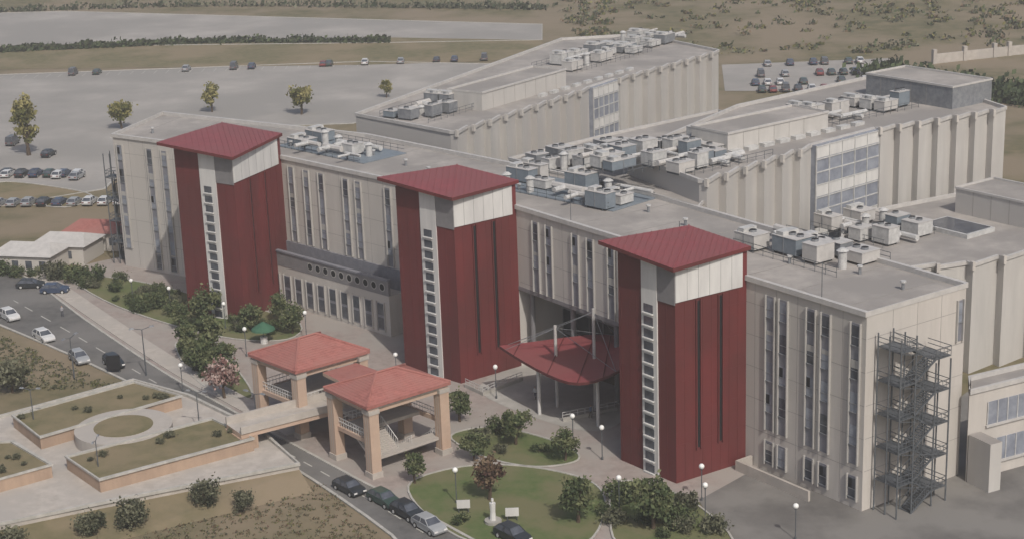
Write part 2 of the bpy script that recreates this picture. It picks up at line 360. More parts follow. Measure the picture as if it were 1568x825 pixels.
def cluster(nm,c,fr,L,Wd,z,seed,dens=1.0,base=False):
    rnd=random.Random(seed); mb=MB(); g=Fr(c,(c[0]+fr.u.x,c[1]+fr.u.y)); g.n=fr.n.copy()
    if base: g.box(mb,-L/2-.6,L/2+.6,-Wd/2-.5,Wd/2+.3,z+.02,z+.12,HV3)
    a=-L/2
    while a<L/2-1:
        o=-Wd/2+rnd.uniform(0,.6); w=rnd.uniform(2.2,5.0)
        while o<Wd/2-1:
            d=rnd.uniform(1.5,3.0); t=rnd.random(); h=rnd.uniform(.8,2.1); m=rnd.choice([HV1,HV1,HV2,HV3,PARA,PARA])
            b=z+.3
            if t<.5*dens:
                g.box(mb,a,a+w*.86,o,o+d,b,b+h,m); g.box(mb,a+.1,a+w*.86-.1,o-.04,o,b+.2,b+h-.2,rnd.choice([GREYP,HV2]))
                g.box(mb,a-.05,a+w*.88,o-.05,o+d+.05,b+h,b+h+.07,PARA)
                if w>3.4: g.box(mb,a+w*.4,a+w*.42,o-.06,o+d+.06,b,b+h,HV2); g.box(mb,a+w*.1,a+w*.35,o+.2,o+d-.2,b+h+.07,b+h+.5,HV1)
                for k in (.15,w*.7): g.box(mb,a+k,a+k+.12,o,o+d,z,b,STEEL)
                for k in range(int(w/1.3)):
                    x,y=g.pt(a+.6+k*1.2,o+d/2); mb.cyl(x,y,b+h+.07,b+h+.35,.42,HV2,10,mt=DARK)
            elif t<.6*dens:
                x,y=g.pt(a+w/2,o+d/2); mb.cyl(x,y,z,b+h*1.1,.5,HV1,12,.5); mb.cyl(x,y,b+h*1.1,b+h*1.1+.3,.7,HV1,12,.3)
            elif t<.9:
                zz=b+rnd.uniform(.3,1.2); r=rnd.uniform(.2,.5)
                mb.tube(g.p3(a,o+d/2,zz),g.p3(a+w+1,o+d/2,zz),r,rnd.choice([HV1,PARA]),8)
                mb.tube(g.p3(a+w*.5,o+d/2,zz),g.p3(a+w*.5,o+d+1.2,zz),r*.8,HV1,8)
                g.box(mb,a+.3,a+.4,o+d/2-.1,o+d/2+.1,z,zz,STEEL)
            o+=d+rnd.uniform(.35,1.1)
        a+=w+rnd.uniform(.25,.9)
    for o in (-Wd/2-.6,Wd/2+.4):
        for zz in (z+.6,z+1.1): mb.tube(g.p3(-L/2,o,zz),g.p3(L/2,o,zz),.04,STEEL)
        k=-L/2
        while k<=L/2: mb.tube(g.p3(k,o,z),g.p3(k,o,z+1.1),.04,STEEL); k+=1.6
    mb.obj(nm,HB)
E=W['eq']; wa=Fr(A[0],A[2],(.7,-.7)); wb=Fr(B[0],B[3],(.7,-.7))
cluster('rooftop_plant',E[0],f2,19,7.5,Z,1,1,True); cluster('rooftop_plant',E[1],f2,22,8,Z,2,1,True); cluster('rooftop_plant',E[2],f3,16,7.5,Z,3)
cluster('rooftop_plant',E[3],wa,15,9,22,4,.8); cluster('rooftop_plant',E[4],wa,26,9,22,5); cluster('rooftop_plant',E[5],wa,20,8,22,6); cluster('rooftop_plant',E[6],wb,18,9,21.35,7)
EB=W['eqB']; cluster('rooftop_plant',EB[0],wb,24,9,24,8); cluster('rooftop_plant',EB[1],wb,16,6,24,9); cluster('rooftop_plant',EB[2],wb,20,9,24,10)
EC=W['eqC']; cluster('rooftop_plant',EC[0],f3,13,9,14,11)
mb=MB()
def pent(c,fr,L,Wd,z,h,m):
    g=Fr(c,(c[0]+fr.u.x,c[1]+fr.u.y)); g.n=fr.n.copy(); g.box(mb,-L/2,L/2,-Wd/2,Wd/2,z,z+h,m,ROOF)
    q=[g.pt(-L/2,-Wd/2),g.pt(L/2,-Wd/2),g.pt(L/2,Wd/2),g.pt(-L/2,Wd/2)]; ribbon(mb,q,.3,z+h,z+h+.3,PARA,True)
    for i in range(1,int(L/3)): g.box(mb,-L/2+i*3-.03,-L/2+i*3+.03,Wd/2,Wd/2+.02,z,z+h,JOINT)
Pn=W['pent']
pent(Pn[0],wa,24,7,22,2.8,WALLG); pent(Pn[1],wb,20,7,24,2.6,WALLG); pent(Pn[2],f3,17,9,24,3.2,HV2); pent(EC[2],f3,12,8,14,3.4,WALLG)
g=Fr(EC[1],(EC[1][0]+f3.u.x,EC[1][1]+f3.u.y)); g.box(mb,-4,4,-2.8,2.8,14,14.6,HV1); g.box(mb,-3.6,3.6,-2.4,2.4,14.6,14.66,GLASS)
for fr,o0,L,z in ((f1,-5,f1.L,Z),(f2,-7,f2.L,Z),(f3,-8,f3.L,Z)):
    a=4
    while a<L-3:
        x,y=fr.pt(a,o0+random.uniform(-3,3)); mb.cyl(x,y,z,z+.8,.18,HV2,8); mb.cyl(x,y,z+.8,z+1.0,.32,HV1,8); a+=random.uniform(4,9)
for i in range(9):
    wb.box(mb,14+i*3.1,16+i*3.1,-9,-8,24,24.5,HV1); wa.box(mb,30+i*3.4,31.8+i*3.4,-5,-4.2,22,22.5,HV1)
for a in (10,30,52): 
    mb.tube(f3.p3(min(a,f3.L-3),-1,Z),f3.p3(min(a,f3.L-3),-1,Z+4),.05,STEEL)
mb.obj('rooftop_penthouses',HB)
def tower(L,Fp,Rp):
    L=Vector(L);Fp=Vector(Fp);Rp=Vector(Rp); Bp=L+Rp-Fp; ZT=24.4
    mb=MB(); mb.prism([tuple(L),tuple(Fp),tuple(Rp),tuple(Bp)],-.5,ZT,RED)
    fa=Fr(L,Fp,(-1,-1)); fb=Fr(Fp,Rp,(1,-1))
    w=fa.L; c0=.43*w;c1=.70*w
    fa.box(mb,c0,c1,0,.16,-.2,ZT,WHITE); fa.box(mb,c1,w+.02,0,.10,20.3,ZT-.05,GREYP)
    z=19.6
    cm=(c0+c1)/2-.1
    while z>1:
        fa.box(mb,cm-.72,cm+.72,.16,.19,z-.95,z,GLASS); fa.box(mb,cm-.8,cm+.8,.16,.42,z-1.08,z-.95,WHITE); z-=1.42
    for a in (.05,.2,.33,c1/w+.15): fa.box(mb,a*w-.03,a*w+.03,0,.03,0,20,RED)
    b=fb.L
    fb.box(mb,-.02,b*.93,0,.12,20.6,ZT-.05,WHITE)
    for i in range(1,6): fb.box(mb,b*.93*i/6-.02,b*.93*i/6+.02,.12,.13,20.6,ZT-.05,GREYP)
    for t in (.31,.62):
        fb.box(mb,b*t-.22,b*t+.22,0,.03,3.5,20.2,DARK)
        for sd in (-.3,.3): fb.box(mb,b*t+sd-.07,b*t+sd+.07,0,.2,3.3,20.4,RED)
    for i in range(1,8): fb.box(mb,b*i/8-.025,b*i/8+.025,0,.025,0,20.55,RED)
    for h in (4.4,8,11.6,15.2,18.8):
        fb.box(mb,0,b,0,.02,h-.03,h+.03,RED); fa.box(mb,0,c0,0,.02,h-.03,h+.03,RED)
    mb.obj('red_tower',HB)
    cen=(L+Fp+Rp+Bp)/4; ex=lambda p,k:(p-cen)*k+cen
    pts=[(ex(L,1.30),ZT+1.2),(ex(Fp,1.2),ZT+.3),(ex(Rp,1.06),ZT+.55),(ex(Bp,1.05),ZT+1.1)]
    top=[Vector((p.x,p.y,z)) for p,z in pts]; bot=[t-Vector((0,0,.42)) for t in top]
    rf=MB(); rf.face([top[0],top[1],top[3]],REDR); rf.face([top[1],top[2],top[3]],REDR)
    rf.face([bot[3],bot[1],bot[0]],RED); rf.face([bot[3],bot[2],bot[1]],RED)
    for i in range(4): j=(i+1)%4; rf.face([bot[i],bot[j],top[j],top[i]],RED)
    up=Vector((0,0,.03))
    for i in range(1,12):
        t=i/12
        rf.tube(top[1].lerp(top[2],t)+up,top[3].lerp(top[2],t)+up,.04,REDR); rf.tube(top[1].lerp(top[0],t)+up,top[3].lerp(top[0],t)+up,.04,REDR)
    rf.tube(top[1]+up,top[3]+up,.1,REDR)
    rf.obj('tower_roof',HB)
tower(W['T1'][0],W['T1'][1],front[1]); tower(W['T2'][0],W['T2'][1],front[2]); tower(W['T3'][0],W['T3'][1],W['T3R'][0])
cp=[Vector(p) for p in W['canopy']]
mb=MB(); bk=smooth([cp[0],cp[1],cp[2]],7,False); ft=smooth([cp[0],cp[4],cp[3]],7,False)
rows=[]
for i in range(len(bk)):
    t=i/(len(bk)-1); row=[]
    for j in range(7):
        s_=j/6; p=Vector(bk[i]).lerp(Vector(ft[i]),s_); z=7.1-.9*math.sin(math.pi*t)*(.4+.6*s_)+.5*t-.5*math.sin(math.pi*s_)*t*.4
        row.append(Vector((p.x,p.y,z)))
    rows.append(row)
for i in range(len(rows)-1):
    for j in range(6):
        q=[rows[i][j],rows[i+1][j],rows[i+1][j+1],rows[i][j+1]]
        mb.face(q,REDR); mb.face([a-Vector((0,0,.35)) for a in q][::-1],RED)
for e in ([r[0] for r in rows],[r[6] for r in rows]):
    for a,b in zip(e,e[1:]): mb.face([a,b,b-Vector((0,0,.35)),a-Vector((0,0,.35))],RED)
for i in range(2,len(rows),3): mb.tube(rows[i][0]+Vector((0,0,.05)),rows[i][6]+Vector((0,0,.05)),.07,RED)
for i in (5,9):
    a=rows[i][3]; mb.cyl(a.x,a.y,0,13 if i==9 else 10.5,.2,PARA,10)
    for k in (1,len(rows)-2):
        for s_ in (0,6): mb.tube((a.x,a.y,12.6 if i==9 else 10.2),rows[k][s_],.035,HV2)
for i in (4,10):
    a=rows[min(i,13)][5]; mb.cyl(a.x,a.y,0,a.z-.3,.22,WHITE,10)
mb.obj('entrance_canopy',HB)
def escape(fr,s0,s1,o0,o1,top,nm):
    mb=MB(); fl=3.6
    for s_ in (s0,s0+2.2,s1-2.2,s1):
        for o in (o0,(o0+o1)/2,o1):
            tp=top+1.2 if s_<s1-2.3 else top-2.4
            mb.tube(fr.p3(s_,o,0),fr.p3(s_,o,tp),.10,STEEL)
    z=fl
    while z<=top:
        for s_a,s_b in ((s0,s0+2.2),(s1-2.2,s1)):
            zz=z if s_a==s0 else z-fl/2
            fr.box(mb,s_a,s_b,o0,o1,zz-.12,zz,STEEL)
            for h in (.5,1.0):
                mb.tube(fr.p3(s_a,o1,zz+h),fr.p3(s_b,o1,zz+h),.045,STEEL); mb.tube(fr.p3(s_a,o0,zz+h),fr.p3(s_a,o1,zz+h),.045,STEEL); mb.tube(fr.p3(s_b,o0,zz+h),fr.p3(s_b,o1,zz+h),.045,STEEL)
            for i in range(5): mb.tube(fr.p3(s_a+(s_b-s_a)*i/4,o1,zz),fr.p3(s_a+(s_b-s_a)*i/4,o1,zz+1),.03,STEEL)
        om=(o0+o1)/2
        for (za,zb,oa,ob) in ((z-fl,z-fl/2,om+.05,o1-.05),(z-fl/2,z,o0+.05,om-.05)):
            sa,sb=(s0+2.2,s1-2.2) if zb==z-fl/2 else (s1-2.2,s0+2.2)
            for o in (oa,ob):
                mb.tube(fr.p3(sa,o,za),fr.p3(sb,o,zb),.11,STEEL); mb.tube(fr.p3(sa,o,za+1),fr.p3(sb,o,zb+1),.045,STEEL)
            for i in range(11):
                t=(i+.5)/11; s_=sa+(sb-sa)*t; fr.box(mb,s_-.14,s_+.14,oa,ob,za+(zb-za)*t,za+(zb-za)*t+.04,STEEL)
                mb.tube(fr.p3(s_,ob,za+(zb-za)*t),fr.p3(s_,ob,za+(zb-za)*t+1),.025,STEEL)
        for o in (o0,o1): mb.tube(fr.p3(s0,o,z-.1),fr.p3(s1,o,z-fl/2-.1),.05,STEEL)
        z+=fl
    mb.obj(nm,HB)
escape(fe,1.2,8.6,.5,3.6,18.2,'fire_escape_stair')
fw=Fr(front[0],back[0],(-1,.2)); escape(fw,1,6,.4,2.6,17,'fire_escape_stair')
mb=MB(); f3.box(mb,sr+6,sr+17,2.2,2.5,0,1.2,STONE); f3.box(mb,sr+6,sr+6.3,.2,2.2,0,1.2,STONE); mb.obj('area_wall',HB)

# ---------------- gatehouse pavilion ----------------
GP=empty('gatehouse_pavilion')
def hip(mb,q,z,h):
    cen=sum((Vector(p) for p in q),Vector((0,0)))/4
    b=[Vector(p) for p in q]
    if (b[1]-b[0]).length>(b[2]-b[1]).length: A_,B_=(b[0]+b[3])/2,(b[1]+b[2])/2; longi=True
    else: A_,B_=(b[1]+b[0])/2,(b[2]+b[3])/2; longi=False
    ra=A_.lerp(B_,.38); rb=A_.lerp(B_,.62)
    T=lambda p,zz:(p.x,p.y,zz)
    k=[T(p,z+.35) for p in b]; RA=T(ra,z+h); RB=T(rb,z+h)
    if longi: fs=[[k[0],k[1],RB,RA],[k[1],k[2],RB],[k[2],k[3],RA,RB],[k[3],k[0],RA]]
    else: fs=[[k[0],k[1],RA],[k[1],k[2],RB,RA],[k[2],k[3],RB],[k[3],k[0],RA,RB]]
    for f_ in fs:
        mb.face(f_,TILE)
        e0,e1=Vector(f_[0]),Vector(f_[1]); t1=Vector(f_[2]); t0=Vector(f_[3]) if len(f_)==4 else t1
        for c in range(1,13):
            t=c/13; mb.tube(e0.lerp(t0,t)+Vector((0,0,.01)),e1.lerp(t1,t)+Vector((0,0,.01)),.028,TILE)
    mb.prism([tuple(p) for p in b],z,z+.34,TILE); inn=[cen+(p-cen)*.95 for p in b]; mb.prism([tuple(p) for p in inn],z-.25,z-.003,STONE)
    for p,r in zip(k,(RA,RB,RB,RA) if longi else (RA,RA,RB,RB)): mb.tube(Vector(p)+Vector((0,0,.05)),Vector(r)+Vector((0,0,.08)),.14,TILE,6)
    mb.tube(Vector(RA)+Vector((0,0,.08)),Vector(RB)+Vector((0,0,.08)),.15,TILE,6)
def pavilion(nm,q,deck,stairs,rh):
    mb=MB(); cen=sum((Vector(p) for p in q),Vector((0,0)))/4; z=8.3
    hip(mb,q,z,rh)
    ins=[cen+(Vector(p)-cen)*.84 for p in q]
    u=(Vector(q[1])-Vector(q[0])).normalized()
    for p in ins:
        g=Fr(p,p+u); g.box(mb,-.62,.62,-.62,.62,-.2,z-.25,TANW); g.box(mb,-.74,.74,-.74,.74,-.2,.7,STONE); g.box(mb,-.72,.72,-.72,.72,z-.75,z-.26,STONE)
        for s_ in (-.2,.2): g.box(mb,s_-.03,s_+.03,.62,.64,.8,z-.8,STONE)
    for i in range(4):
        a,b=ins[i],ins[(i+1)%4]; g=Fr(a,b); g.box(mb,.62,g.L-.62,-.25,.25,z-.8,z-.27,TANW)
        if deck and not (stairs and i==1):
            g.box(mb,.62,g.L-.62,-.2,.2,3.7,4.2,TANW)
            for h in (4.75,5.2): mb.tube(g.p3(.6,0,h),g.p3(g.L-.6,0,h),.05,WHITE)
            k=.6
            while k<g.L-.6: mb.tube(g.p3(k,0,4.2),g.p3(k,0,5.2),.03,WHITE); k+=.5
    if deck: 
        inn=[cen+(p-cen)*.93 for p in ins] if not stairs else [ins[0],ins[0].lerp(ins[1],.45),ins[3].lerp(ins[2],.45),ins[3]]
        mb.prism([tuple(p) for p in inn],3.75,4.15,STONE)
    if stairs:
        g=Fr(ins[0].lerp(ins[1],.45),ins[1]); w=(ins[3]-ins[0]).length
        g2=Fr(ins[3].lerp(ins[2],.45),ins[2])
        for (gg,za,zb) in ((g,4.1,2.1),(g2,0,2.1)):
            sg=-1 if gg.n.dot(cen-gg.p)<0 else 1
            n=12
            for i in range(n):
                t=(i+.5)/n; a=gg.L*(.0+.8*i/n); zt=za+(zb-za)*t
                gg.box(mb,a,a+gg.L*.8/n,sg*.3,sg*(w*.42),zt-.3,zt,STONE)
            for o in (sg*.3,sg*w*.42): 
                mb.tube(gg.p3(0,o,za+1),gg.p3(gg.L*.8,o,zb+1),.06,WHITE); mb.tube(gg.p3(0,o,za-.2),gg.p3(gg.L*.8,o,zb-.2),.2,STONE)
                for i in range(9): t=i/8; mb.tube(gg.p3(gg.L*.8*t,o,za+(zb-za)*t),gg.p3(gg.L*.8*t,o,za+(zb-za)*t+1),.03,WHITE)
        mb.prism([tuple(ins[1].lerp(ins[0],.25)),tuple(ins[1]),tuple(ins[2]),tuple(ins[2].lerp(ins[3],.25))],1.8,2.1,STONE)
    mb.obj(nm,GP)
p1=W['pav1'];p2=W['pav2']
pavilion('upper_pavilion',p1,True,False,2.3); pavilion('stair_pavilion',p2,True,True,2.1)
mb=MB()
la,lb_=Vector(p1[1]).lerp(Vector(p1[2]),.35),Vector(p1[1]).lerp(Vector(p1[2]),.8)
lc,ld=Vector(p2[0]).lerp(Vector(p2[3]),.85),Vector(p2[0]).lerp(Vector(p2[3]),.35)
mb.prism([tuple(la.lerp(ld,-.15)),tuple(lb_.lerp(lc,-.15)),tuple(lc),tuple(ld)],3.6,4.1,STONE)
mb.prism([tuple(la),tuple(lb_),tuple(lc),tuple(ld)],7.2,7.6,TANW,TILE)
mb.obj('link_deck',GP)
mb=MB(); g=Fr(W['circ'][1],W['circ'][2]); g.box(mb,-3,g.L+1.5,-2,2,3.5,4.05,TANW,STONE)
for o in (-2,2):
    g.box(mb,-3,g.L+1.5,o-.15,o+.15,4.05,4.9,STONE)
g.box(mb,-3.2,-1,-2.1,2.1,0,3.49,ORW)
mb.obj('footbridge',GP)

# ---------------- terraces ----------------
TG=empty('terrace_garden')
mb=MB(); T=W['terr']; mb.prism(T,-.3,2,STONE); ribbon(mb,T,.4,2,2.35,KERB,True); mb.obj('terrace_slab',TG)
mb=MB()
edge=[Vector(T[4]),Vector(T[5]),Vector(T[6])]
outp=[p+Vector((.12,-1)).normalized()*6 for p in edge]; outp[0]+=Vector((1,3))
for i in range(2): mb.face([(edge[i].x,edge[i].y,1.5),(edge[i+1].x,edge[i+1].y,1.5),(outp[i+1].x,outp[i+1].y,0),(outp[i].x,outp[i].y,0)],GR)
mb.obj('terrace_bank',TG)
for k in ('bed1','bed2','bed3'):
    mb=MB(); mb.prism(W[k],1.9,3.4,ORW,DRY); ribbon(mb,W[k],.45,3.4,3.62,KERB,True); mb.obj('raised_bed',TG)
mb=MB(); cx,cy=W['circ'][0]
mb.cyl(cx,cy,2,3.45,5.6,STONE,40); mb.cyl(cx,cy,3.45,3.5,3.4,DRY,32); mb.obj('round_terrace',TG)

# ---------------- vegetation ----------------
def tree_mesh(nm,h,cr,pal,seed,leaf=.3,ncl=16,per=70,base=.28):
    rnd=random.Random(seed); mb=MB()
    zc=h*(base+(1-base)*.5); rz=h*(1-base)*.5
    p=Vector((0,0,-.3))
    q=Vector((rnd.uniform(-.2,.2),rnd.uniform(-.2,.2),h*base)); mb.tube(p,q,h*.035+.04,BARK,7,h*.026+.03)
    cl=[]
    for i in range(ncl):
        while True:
            a=Vector((rnd.uniform(-1,1),rnd.uniform(-1,1),rnd.uniform(-1,1)))
            if a.length<1: break
        a=a.normalized()*(a.length**.5)
        c=Vector((a.x*cr*.72,a.y*cr*.72,zc+a.z*rz*.78)); cl.append((c,rnd.uniform(.28,.5)*cr,rnd.random()))
    for i in range(6):
        c=cl[i][0]; m_=q.lerp(c,.5)+Vector((0,0,.1*h)); mb.tube(q,m_,h*.018+.02,BARK,5,h*.012); mb.tube(m_,c,h*.012,BARK,4,h*.005)
    for c,r,t in cl:
        for k in range(per):
            d=Vector((rnd.gauss(0,.5),rnd.gauss(0,.5),rnd.gauss(0,.42)))*r; pos=c+d
            if pos.z<h*base*.5: continue
            s_=leaf*rnd.uniform(.6,1.3); a=Vector((rnd.gauss(0,1),rnd.gauss(0,1),rnd.gauss(0,.6))).normalized(); b=a.orthogonal().normalized()
            b=Matrix.Rotation(rnd.uniform(0,6.28),3,a)@b; e=a.cross(b)
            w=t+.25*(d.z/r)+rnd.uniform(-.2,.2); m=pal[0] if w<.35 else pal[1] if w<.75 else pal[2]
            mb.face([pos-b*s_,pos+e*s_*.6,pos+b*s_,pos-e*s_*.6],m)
    return mb.mesh(nm)
def put(nm,me,x,y,s=1,rot=None,z=0):
    o=bpy.data.objects.new(nm,me); bpy.context.collection.objects.link(o); o.location=(x,y,z); o.scale=(s,s,s*random.uniform(.92,1.08)); o.rotation_euler=(0,0,random.uniform(0,6.28) if rot is None else rot); return o
tg=[tree_mesh('tree_a',5,2.1,LG,1,leaf=.24,per=100),tree_mesh('tree_b',5,2.4,LG,2,leaf=.24,per=100),tree_mesh('tree_c',5,1.7,LG,3,leaf=.22,per=100)]
ty=[tree_mesh('tree_y',6,2.4,LY,4,leaf=.32,per=90),tree_mesh('tree_y2',6,2.2,LY,14,leaf=.32,per=80)]; tpop=tree_mesh('tree_p',13,2.4,LY,5,leaf=.4,ncl=26,base=.12)
to=[tree_mesh('tree_o',3.4,1.9,LO,6,leaf=.17,base=.2,per=90),tree_mesh('tree_o2',3.2,1.7,LO,16,leaf=.17,base=.2,per=90)]
tr=tree_mesh('tree_r',5,1.5,LR,7,leaf=.2,per=80); tp=tree_mesh('tree_pk',4.6,2.3,LP,8,leaf=.22)
bs=[tree_mesh('bush_a',1.8,1.5,LG,9,leaf=.17,base=.02,ncl=12,per=70),tree_mesh('bush_b',2.2,1.8,LG,10,leaf=.17,base=.02,ncl=14,per=70),tree_mesh('bush_c',1.6,1.5,LO,11,leaf=.16,base=.02,ncl=12,per=70)]
tb=W['t_back']; put('poplar_tree',tpop,*tb[0],1.05)
for i,p in enumerate(tb[1:]): put('young_tree',ty[i%2],*p,(1.1,1.05,1.15,.7)[i])
for i,p in enumerate(W['t_field']): put('olive_tree',to[i%2],*p,(1,1.05,1,1.1,.7,1.5)[i])
sc=[.95,1.1,1.1,1.15,.7,.7,.8,.75,1.2,1.0,1.1,.9,.85,1.1,1.0,.8,.85,.8]
for i,p in enumerate(W['t_gard']):
    if i==1: put('red_leaf_tree',tr,*p,sc[i])
    elif i==13: put('blossom_tree',tp,*p,sc[i])
    else: put('garden_tree',tg[i%3],*p,sc[i])
for k,n in (('lawnD',32),('lawnE',9),('lawnC',14),('lawnB',4),('lawnA',6)):
    for i in range(n):
        p=randin(W[k])
        if k!='lawnA' or abs(p[0]-0)>6: put('garden_bush',random.choice(bs),*p,random.uniform(.45,1.15))
for i in range(9): put('garden_bush',random.choice(bs),-86+i*2.6+random.uniform(-1,1),262-i*1.1+random.uniform(-1,1),random.uniform(.8,1.7))
for k in ('bed1','bed2','bed3'):
    for i in range(7):
        p=randin(W[k])
        if math.hypot(p[0]-cx,p[1]-cy)>6: put('terrace_shrub',bs[2],*p,random.uniform(.25,.5),z=3.4)
def leafrow(nm,pts,w,h,n,pal,leaf=.4):
    mb=MB(); pts=smooth(pts,6,False); segs=list(zip(pts,pts[1:]))
    for i in range(n):
        a,b=random.choice(segs); t=random.random(); x=a[0]+(b[0]-a[0])*t+random.gauss(0,w*.3); y=a[1]+(b[1]-a[1])*t+random.gauss(0,w*.3)
        z=hgt(x,y)+abs(random.gauss(.5,.3))*h*(.7+.3*math.sin(x*.4)*math.sin(y*.37+1)); s_=leaf*random.uniform(.6,1.4)
        a_=Vector((random.gauss(0,1),random.gauss(0,1),random.gauss(0,.6))).normalized(); b_=a_.orthogonal().normalized(); e=a_.cross(b_); p=Vector((x,y,z))
        mb.face([p-b_*s_,p+e*s_*.7,p+b_*s_,p-e*s_*.7],random.choice(pal))
    return mb.obj(nm)
leafrow('hedge_row',W['hedge'],3,2.2,4000,LG[:2]+LO[:1],.6)
leafrow('distant_tree_row',W['hedge2'],5,2.6,1800,LO+LG[:1],.7)
leafrow('distant_tree_row',W['treesr'],9,4.5,6000,LG[:2],.7)
def scrub(nm,n,fx,pal,rng,leaf):
    mb=MB()
    for i in range(n):
        x,y=fx(); r=random.uniform(*rng); z=hgt(x,y)
        for k in range(int(8+r*9)):
            p=Vector((x+random.gauss(0,r*.45),y+random.gauss(0,r*.45),z+abs(random.gauss(0,r*.3)))); s_=leaf*random.uniform(.6,1.3)
            a_=Vector((random.gauss(0,1),random.gauss(0,1),random.gauss(0,.7))).normalized(); b_=a_.orthogonal().normalized(); e=a_.cross(b_)
            mb.face([p-b_*s_,p+e*s_*.7,p+b_*s_,p-e*s_*.7],random.choice(pal))
    return mb.obj(nm)
def hill():
    while True:
        x=random.uniform(20,260); y=random.uniform(440,720)
        if math.sin(x*.05+1)+math.sin(y*.045+x*.02)>-.3 or random.random()<.25: return x,y
scrub('hillside_scrub',1500,hill,LG[1:2]+LO+LY[:2]+[LR[2]],(.8,3.0),.55)
t5=W['terr'][5]; t6=W['terr'][4]
def fld():
    while True:
        x=random.uniform(-62,-12); y=random.uniform(138,172)
        e=t5[1]+(t6[1]-t5[1])*(x-t5[0])/(t6[0]-t5[0])
        if y<e-2 and x<-18+(165-y)*.55: return x,y
scrub('field_weeds',2200,fld,LO+[LY[0],LR[1],LR[2]],(.15,.5),.11)
def fld2():
    while True:
        x=random.uniform(-85,-45); y=random.uniform(185,245)
        a=W['road'][14:18]
        if y<a[0][1]+(x-a[0][0])*(a[3][1]-a[0][1])/(a[3][0]-a[0][0])-3 and y>T[1][1]+3: return x,y
scrub('field_weeds',900,fld2,LO+[LY[0]],(.2,.8),.15)

# ---------------- vehicles ----------------
def car_mesh(nm,col,van=False):
    pm=mat('car_paint_'+nm,col,tuple(c*.9 for c in col),1,.3,spec=.6)
    mb=MB(); hw=.88
    prof=[(-2.12,.38),(-2.18,.62),(-2.08,.90),(-1.75,.98),(.95,.98),(1.75,.86),(2.1,.70),(2.18,.5),(2.1,.3),(1.75,.25),(-1.8,.25)]
    m1=[Vector((x,-hw*(.93 if z<.4 or abs(x)>2.05 else 1),z)) for x,z in prof]; m2=[Vector((p.x,-p.y,p.z)) for p in m1]
    mb.hexa(m1,m2,pm)
    x0,x1,t0,t1,tz=(-1.95,1.0,-1.35,.28,1.46) if not van else (-2.1,1.4,-2.0,.7,1.95)
    bb=[(x0,-.82,.981),(x1,-.82,.981),(x1,.82,.981),(x0,.82,.981)]; tt=[(t0,-.64,tz),(t1,-.64,tz),(t1,.64,tz),(t0,.64,tz)]
    mb.hexa(bb,tt,GLASS)
    mb.hexa([(t0-.05,-.66,tz-.02),(t1+.06,-.66,tz-.02),(t1+.06,.66,tz-.02),(t0-.05,.66,tz-.02)],[(t0+.05,-.6,tz+.05),(t1-.05,-.6,tz+.05),(t1-.05,.6,tz+.05),(t0+.05,.6,tz+.05)],pm)
    for i in range(4): mb.tube(bb[i],tt[i],.05,pm)
    for sd in (-1,1): mb.tube((-.45,sd*.83,.98),(-.45,sd*.65,tz),.045,pm)
    for x in (-1.35,1.35):
        for sd in (-1,1):
            mb.tube((x,sd*.72,.32),(x,sd*.9,.32),.33,TYRE,12); mb.tube((x,sd*.9,.32),(x,sd*.915,.32),.19,HV1,10)
    for sd in (-.6,.6):
        mb.hexa([(2.1,sd-.2,.55),(2.2,sd-.2,.55),(2.2,sd+.2,.55),(2.1,sd+.2,.55)],[(2.05,sd-.2,.7),(2.13,sd-.2,.7),(2.13,sd+.2,.7),(2.05,sd+.2,.7)],WHITE)
        mb.hexa([(-2.2,sd-.2,.65),(-2.1,sd-.2,.65),(-2.1,sd+.2,.65),(-2.2,sd+.2,.65)],[(-2.16,sd-.2,.82),(-2.08,sd-.2,.82),(-2.08,sd+.2,.82),(-2.16,sd+.2,.82)],RED)
    return mb.mesh('car_'+nm)
CM=[car_mesh('white',(.6,.6,.6)),car_mesh('silver',(.32,.33,.34)),car_mesh('dark',(.03,.035,.04)),car_mesh('blue',(.05,.07,.12)),car_mesh('red',(.2,.03,.03)),car_mesh('grey',(.12,.12,.125),van=True),car_mesh('green',(.04,.07,.06))]
def cars(pts,ms,rot,jit=.08):
    for i,p in enumerate(pts):
        put('parked_car',CM[ms[i%len(ms)]],p[0],p[1],1,rot+random.uniform(-jit,jit),.04)
rd=W['road']; d1=math.atan2(rd[3][1]-rd[2][1],rd[3][0]-rd[2][0]); d2=math.atan2(rd[7][1]-rd[6][1],rd[7][0]-rd[6][0])
cars(W['cars_b'][:2],[2,3],d1+.9); cars(W['cars_b'][2:],[0,0,1,2],d1)
cars(W['cars_c'],[2,6,2,1,2],d2,.03)
cars(W['cars_a'],[5,2,2,0,1],1.4)
for i in range(30):
    x,y=lb.pt(8+i*4.8+random.choice((0,3.2,0)),4.4)
    if random.random()<.5: put('parked_car',random.choice(CM),x,y,1,1.55,.04)
for i in range(16):
    put('parked_car',random.choice(CM[:4]),-104+i*2.9,307-i*.25,1,1.45,.02)
for i in range(9):
    if random.random()<.8: put('parked_car',random.choice(CM),-106+i*2.9,331-i*.35,1,1.45,.04)
for x0,y0,n in ((60,391,13),(60,400,13),(60,411,12),(64,426,10)):
    for i in range(n):
        if random.random()<.6: put('parked_car',random.choice(CM),x0+i*2.9+random.uniform(-.2,.2),y0-i*.1,1,1.5,.04)
